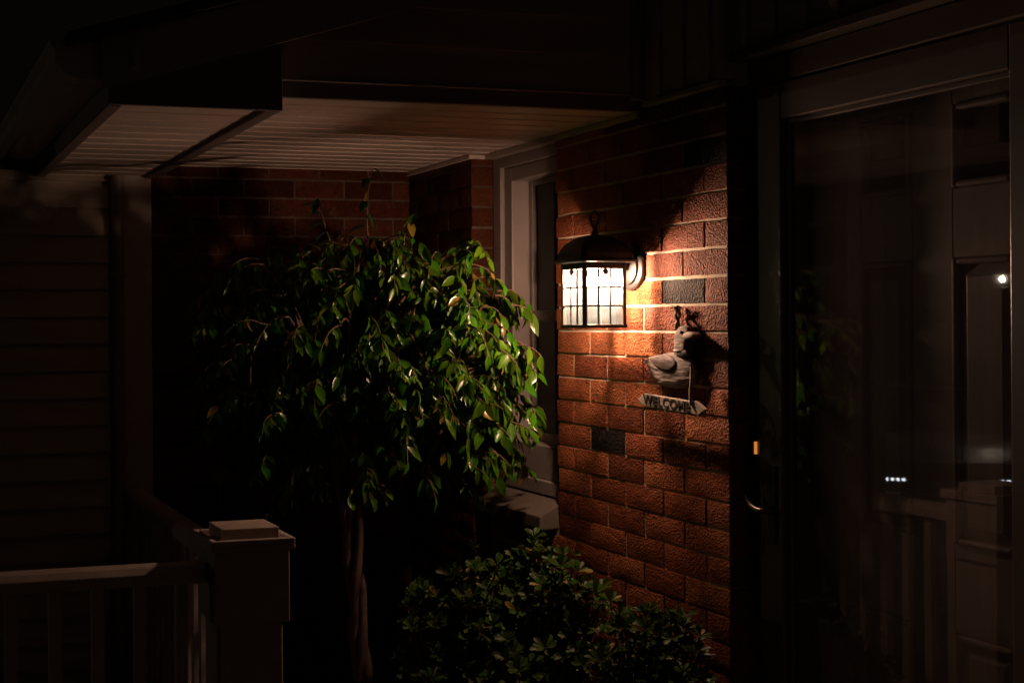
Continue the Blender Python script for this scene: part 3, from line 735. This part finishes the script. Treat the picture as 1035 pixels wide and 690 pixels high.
trunk_ends = [TT + Vector((math.cos(ph+9.5)*.042, math.sin(ph+9.5)*.042, 0)) for ph in (0, 2.1, 4.2)]
s.build('trunk', M['bark'], tree, smooth=60)
CC = Vector((1.77, 4.82, -.165)); CR = Vector((.70, .44, .59))
br = MB(); lf = MB(); twig_pts = []
mains = []
for k in range(15):
    az = 2*math.pi*k/15 + rnd.uniform(-.25, .25); el = rnd.uniform(-.05, 1.25)
    e = CC + Vector((math.cos(az)*math.cos(el)*CR.x*.72, math.sin(az)*math.cos(el)*CR.y*.72, math.sin(el)*CR.z*.62 - .02))
    st_ = trunk_ends[k % 3]; mid = st_.lerp(e, .45) + Vector((0, 0, .16 + rnd.uniform(-.03, .06)))
    pts = bez(st_, mid, e, 9); mains.append(pts)
    br.tube(pts, [.015*(1-.68*i/9) for i in range(10)], 7)
br.build('limbs', M['bark'], tree, smooth=60)
tw = MB()
def crown_ok(p):
    q = p - CC
    # lower left is thinner, right side reaches down by the window
    r = Vector((q.x/CR.x, q.y/CR.y, q.z/CR.z)).length
    return r
def leafy_twig(a, outdir, ln_, nl, rise):
    """a twig that arches out and hangs, leaves alternate along it and hang tip down"""
    h = Vector((outdir.x, outdir.y, 0)); 
    if h.length < 1e-3: h = Vector((1, 0, 0))
    h.normalize()
    mid = a + h*(ln_*.5) + Vector((0, 0, ln_*rise)); end = a + h*(ln_*.80) + Vector((0, 0, -ln_*(rnd.uniform(.15, .60)-rise*.5)))
    pts = bez(a, mid, end, 8); tw.tube(pts, [.0024*(1-.7*i/8)+.0005 for i in range(9)], 5)
    for i in range(nl):
        t = .12 + .88*(i+.5)/nl; x = t*8; k = min(int(x), 7); p = pts[k].lerp(pts[k+1], x-k); tg = (pts[k+1]-pts[k]).normalized()
        sd = tg.cross(Vector((0, 0, 1))); 
        if sd.length < .05: sd = Vector((rnd.uniform(-1, 1), rnd.uniform(-1, 1), 0))
        sd.normalize(); sg = 1 if i % 2 else -1
        d = sd*sg*rnd.uniform(.25, .95) + h*rnd.uniform(.0, .6) + Vector((0, 0, -rnd.uniform(.75, 1.5))) + Vector((rnd.gauss(0, .28), rnd.gauss(0, .28), rnd.gauss(0, .15)))
        nrm = h*.9 + sd*sg*.5 + Vector((rnd.gauss(0, .65), rnd.gauss(0, .65), .35))
        L_ = rnd.uniform(.030, .084); leafmesh(lf, p, d, nrm, L_, L_*rnd.uniform(.36, .50), rnd.uniform(-.05, .42))
n_tw = 0
while n_tw < 760:
    u = Vector((rnd.gauss(-.08, 1), rnd.gauss(-.1, 1), rnd.gauss(-.05, 1))).normalized()
    if u.z < -.90: continue
    rr = rnd.uniform(.25, .93)
    if noise.noise((CC + Vector((u.x*CR.x*rr, u.y*CR.y*rr, u.z*CR.z*rr)))*3.6) < -.14 and rnd.random() < .55: continue
    if u.x < -.05 and u.z > .2 and rnd.random() < .2: continue      # thin upper left
    p = CC + Vector((u.x*CR.x*rr, u.y*CR.y*rr, u.z*CR.z*rr))
    if p.x > 2.20: p.x = 2.23 - rnd.random()*.12
    m_ = min(mains, key=lambda q: (q[-1]-p).length); a0 = m_[rnd.randint(5, 9)]
    if n_tw % 2 == 0: tw.tube(bez(a0, a0.lerp(p, .5)+Vector((0, 0, .05)), p, 5), [.005, .0046, .0042, .0038, .0034, .0030], 5)
    out = Vector((u.x + rnd.gauss(0, .3), u.y + rnd.gauss(0, .3), 0))
    leafy_twig(p, out, rnd.uniform(.10, .24), rnd.randint(6, 14), rnd.uniform(.0, .35))
    n_tw += 1
for k in range(96):                 # hanging ends in front of the window and low on the lamp side
    p = Vector((rnd.uniform(1.96, 2.31), rnd.uniform(4.58, 4.92), rnd.uniform(-.56, .12)))
    leafy_twig(p, Vector((rnd.uniform(-.2, 1), rnd.uniform(-1, .2), 0)), rnd.uniform(.10, .20), rnd.randint(6, 11), rnd.uniform(0, .2))
for k in range(130):                # fuller top, on the side away from us
    p = CC + Vector((rnd.uniform(-.58, .12), rnd.uniform(-.05, .36), rnd.uniform(.12, .44)))
    if ((p.x-CC.x)/.66)**2 + ((p.y-CC.y)/.46)**2 + ((p.z-CC.z)/.56)**2 > 1: continue
    leafy_twig(p, Vector((p.x-CC.x + rnd.gauss(0, .3), p.y-CC.y + rnd.gauss(0, .3), 0)), rnd.uniform(.13, .24), rnd.randint(7, 12), rnd.uniform(.1, .35))
# shoots that stick out on top
for (x, y, z, dx, dz) in ((1.70, 4.70, .30, .02, .26), (1.62, 4.85, .26, -.06, .20), (1.86, 4.75, .28, .05, .12), (2.05, 4.9, .18, .10, .10)):
    a = Vector((x, y, z)); e = a + Vector((dx, 0, dz)); pts = bez(a, a.lerp(e, .5)+Vector((-.02, 0, .02)), e, 6); tw.tube(pts, [.004-.0004*i for i in range(7)], 5)
    for i in range(7):
        p = pts[min(i, 6)]; leafmesh(lf, p, Vector((rnd.uniform(-.8, .8), rnd.uniform(-.6, .3), rnd.uniform(-.7, .1))), Vector((0, -.4, 1)), rnd.uniform(.055, .08), .034, .2)
tw.build('twigs', M['twig'], tree, smooth=60)
lf.build('crown', M['leaf'], tree, smooth=0, fix=False)

# ------------------------------------------------------------------ rosette-leaved shrub below the lantern
shr = empty('garden_shrub', 'low dense shrub with rounded leaves in rosettes below the lantern', 'shrub', (2.05, 4.1, FLOOR-.22))
lf = MB(); stm = MB()
prof = [(1.80, 4.52, -.98), (1.86, 4.46, -.93), (1.97, 4.42, -.885), (2.10, 4.36, -.84), (2.22, 4.28, -.775), (2.25, 4.05, -.86), (2.26, 3.85, -.93), (2.27, 3.66, -.90), (2.28, 3.58, -.92), (2.27, 3.47, -.96)]
roots = [Vector((1.85, 4.35, FLOOR-.22)), Vector((2.15, 4.15, FLOOR-.22)), Vector((2.2, 3.7, FLOOR-.22)), Vector((2.0, 4.0, FLOOR-.22))]
def rosette(p, ax, sz, nl):
    ax = ax.normalized(); t1 = ax.cross(Vector((.21, .37, .9))).normalized(); t2 = ax.cross(t1)
    for i in range(nl):
        w_ = 2.4*i + rnd.uniform(-.25, .25); spread = rnd.uniform(.55, 1.25) * (1.1 if i > 3 else .6)
        d = (t1*math.cos(w_) + t2*math.sin(w_))*spread + ax*rnd.uniform(.25, .75)
        L_ = sz*rnd.uniform(.75, 1.15); leafmesh(lf, p + d*.004, d, ax + (t1*math.cos(w_)+t2*math.sin(w_))*-.3, L_, L_*rnd.uniform(.40, .50), rnd.uniform(.0, .22), 'ob')
cnt = 0
while cnt < 720:
    k = rnd.random()*(len(prof)-1); i = int(k); f = k-i
    c = [prof[i][q]*(1-f)+prof[i+1][q]*f for q in range(3)]
    depth = rnd.random()**1.2*.50                      # how far below the top
    side = rnd.uniform(-1, 1)
    # bulges towards us (-X and -Y)
    wd = .10 + .34*min(depth/.35, 1)
    p = Vector((c[0] - wd*abs(side)*(.35 if c[1] > 4.3 else .75) + rnd.gauss(0, .03), c[1] - wd*abs(side)*.55 + rnd.gauss(0, .05), c[2] - depth + rnd.gauss(0, .022)))
    if p.x > XW-.05 or (p.x > 2.3 and rnd.random() < .5): continue
    ax = Vector((-.45*abs(side)-.05, -.5*abs(side)-.08, 1.0)) + Vector((rnd.gauss(0, .35), rnd.gauss(0, .35), 0))
    rosette(p, ax, rnd.uniform(.026, .050), rnd.randint(6, 11))
    if cnt % 2 == 0:
        r0 = min(roots, key=lambda q: (q-p).length); stm.tube(bez(r0 + Vector((rnd.gauss(0, .04), rnd.gauss(0, .04), 0)), Vector(((r0.x+p.x)/2, (r0.y+p.y)/2, p.z-.25)), p, 6), [.009-.001*i for i in range(7)], 5)
    cnt += 1
stm.build('stems', M['stem'], shr, smooth=60)
lf.build('foliage', M['shrub'], shr, smooth=0, fix=False)

# ------------------------------------------------------------------ beyond the porch: what the storm door mirrors
def car(loc, heading):
    L0 = Vector(loc); c = empty('parked_car', 'grey parked car with lit headlamps mirrored in the storm door glass', 'car', loc)
    ch, sh = math.cos(heading), math.sin(heading)
    def W(p): return (L0.x + p[0]*ch - p[1]*sh, L0.y + p[0]*sh + p[1]*ch, L0.z + p[2])
    def put(mb, name, mat, par, **k): mb.v = [W(p) for p in mb.v]; return mb.build(name, mat, par, **k)
    # local: +x forward, y across, z up; side outline extruded with tumblehome
    low = [(-2.2, .32), (-2.25, .6), (-2.2, .98), (-1.2, 1.02), (.75, 1.02), (1.75, .92), (2.12, .78), (2.2, .55), (2.15, .30), (1.85, .24), (-1.9, .24)]
    mb = MB(); base = 0; rows = []
    for y, ins in ((-.90, .10), (-.86, 0), (-.3, -.02), (.3, -.02), (.86, 0), (.90, .10)):
        b = len(mb.v); rows.append(b)
        for x, z in low: mb.v.append((x*(1-ins*.35), y, .62+(z-.62)*(1-ins*1.2)))
    n_ = len(low)
    for r in range(5):
        for i in range(n_): mb.face([rows[r]+i, rows[r]+(i+1) % n_, rows[r+1]+(i+1) % n_, rows[r+1]+i])
    mb.face([rows[0]+i for i in range(n_)]); mb.face([rows[5]+i for i in range(n_)][::-1])
    put(mb, 'body', M['carpaint'], c, smooth=35)
    cab = [(-2.0, 1.0), (-1.55, 1.5), (-.1, 1.54), (.85, 1.0)]
    mb = MB(); rows = []
    for y, k in ((-.80, 1), (-.62, 0), (.62, 0), (.80, 1)):
        b = len(mb.v); rows.append(b)
        for x, z in cab: mb.v.append((x, y, z if (k == 0 or z < 1.1) else 1.02))
    for r in range(3):
        for i in range(4): mb.face([rows[r]+i, rows[r]+(i+1) % 4, rows[r+1]+(i+1) % 4, rows[r+1]+i])
    put(mb, 'windows', M['carglass'], c, smooth=30)
    mb = MB(); mb.box(-1.6, -.05, -.60, .60, 1.50, 1.555); put(mb, 'car_roof', M['carpaint'], c, bevel=.02)
    mb = MB(); mb.box(2.12, 2.20, -.42, .42, .50, .66); put(mb, 'grille', M['black'], c, bevel=.01)
    mb = MB(); mb.box(2.10, 2.24, -.84, .84, .30, .44); put(mb, 'bumper', M['carpaint'], c, bevel=.03)
    for sy in (-1, 1):
        mb = MB(); mb.box(2.04, 2.215, sy*.64-.19, sy*.64+.19, .52, .66); hl = put(mb, 'headlight', M['carglass'], c, bevel=.015)
        mb = MB()
        for k in range(5): mb.lathe([(.020, 0), (.020, .006)], (2.218, sy*.64+(k-2)*.062, .59), 'x', 14)
        put(mb, 'lamp', M['led'], hl)
    for sx in (-1.35, 1.4):
        for sy in (-1, 1):
            mb = MB(); mb.lathe([(.20, -.10), (.31, -.10), (.33, -.07), (.33, .07), (.31, .10), (.20, .10)], (sx, sy*.82, .33), 'y', 28); wh = put(mb, 'wheel', M['tyre'], c, smooth=40)
            mb = MB(); mb.lathe([(.05, sy*.06), (.19, sy*.085), (.198, sy*.06)], (sx, sy*.82, .33), 'y', 20); put(mb, 'rim', M['rim'], wh, smooth=40)
    return c
car((-8.42, 14.05, FLOOR-.842), math.atan2(-.86, .62))
GX, GYY, GZ = -9.75, 14.0, .49
lp = empty('garden_lamp_post', 'white lamp post by the driveway mirrored as a bright dot in the door', 'lamp post', (GX, GYY, FLOOR-.85))
s = MB(); s.lathe([(.09, 0), (.09, .06), (.045, .12), (.035, .3), (.03, GZ-FLOOR+.85-.16)], (GX, GYY, FLOOR-.85), 'z', 16); s.build('pole', M['pole'], lp, smooth=40)
s = MB(); s.lathe([(.03, -.16), (.10, -.13), (.11, -.11), (.02, -.10), (.02, -.035)], (GX, GYY, GZ), 'z', 18); s.build('lamp_base', M['pole'], lp, smooth=40)
s = MB(); s.lathe([(.02, .036), (.15, .06), (.16, .075), (.06, .16), (.015, .19)], (GX, GYY, GZ), 'z', 18); s.build('lamp_hood', M['pole'], lp, smooth=40)
s = MB(); s.lathe([(.004, -.034), (.017, -.026), (.025, 0), (.017, .026), (.004, .034)], (GX, GYY, GZ), 'z', 16); s.build('bulb', M['lamphead'], lp, smooth=0)

# ------------------------------------------------------------------ world, camera, render
wd = bpy.data.worlds.new('World'); SC.world = wd; wd.use_nodes = True
nt = wd.node_tree; bg = nt.nodes['Background']
sky = nt.nodes.new('ShaderNodeTexSky'); sky.sky_type = 'NISHITA'; sky.sun_disc = False; sky.sun_elevation = rad(-2); sky.sun_rotation = rad(200)
nt.links.new(sky.outputs[0], bg.inputs[0]); bg.inputs[1].default_value = .008

F0, U0, V0, YAW = 1372.0, 290.0, 324.5, math.atan2(.2832, .9591)
cd = bpy.data.cameras.new('camera'); cam = bpy.data.objects.new('camera', cd); COL.objects.link(cam)
cd.sensor_width = 36; cd.lens = F0/1035*36; cd.shift_x = (517.5-U0)/1035; cd.shift_y = -(345-V0)/1035
cd.clip_start = .05; cd.clip_end = 2000
cam.matrix_world = Matrix.Translation((0, 0, EYE)) @ Matrix.Rotation(-YAW, 4, 'Z') @ Matrix.Rotation(math.pi/2, 4, 'X') @ Matrix.Rotation(-.007, 4, 'Z')
SC.camera = cam
SC.view_settings.view_transform = 'Standard'; SC.view_settings.look = 'None'; SC.view_settings.exposure = 0; SC.view_settings.gamma = 1
SC.render.engine = 'CYCLES'
cy = SC.cycles; cy.use_denoising = True; cy.max_bounces = 8; cy.transparent_max_bounces = 16; cy.sample_clamp_indirect = 4; cy.sample_clamp_direct = 0; cy.caustics_reflective = False; cy.caustics_refractive = False
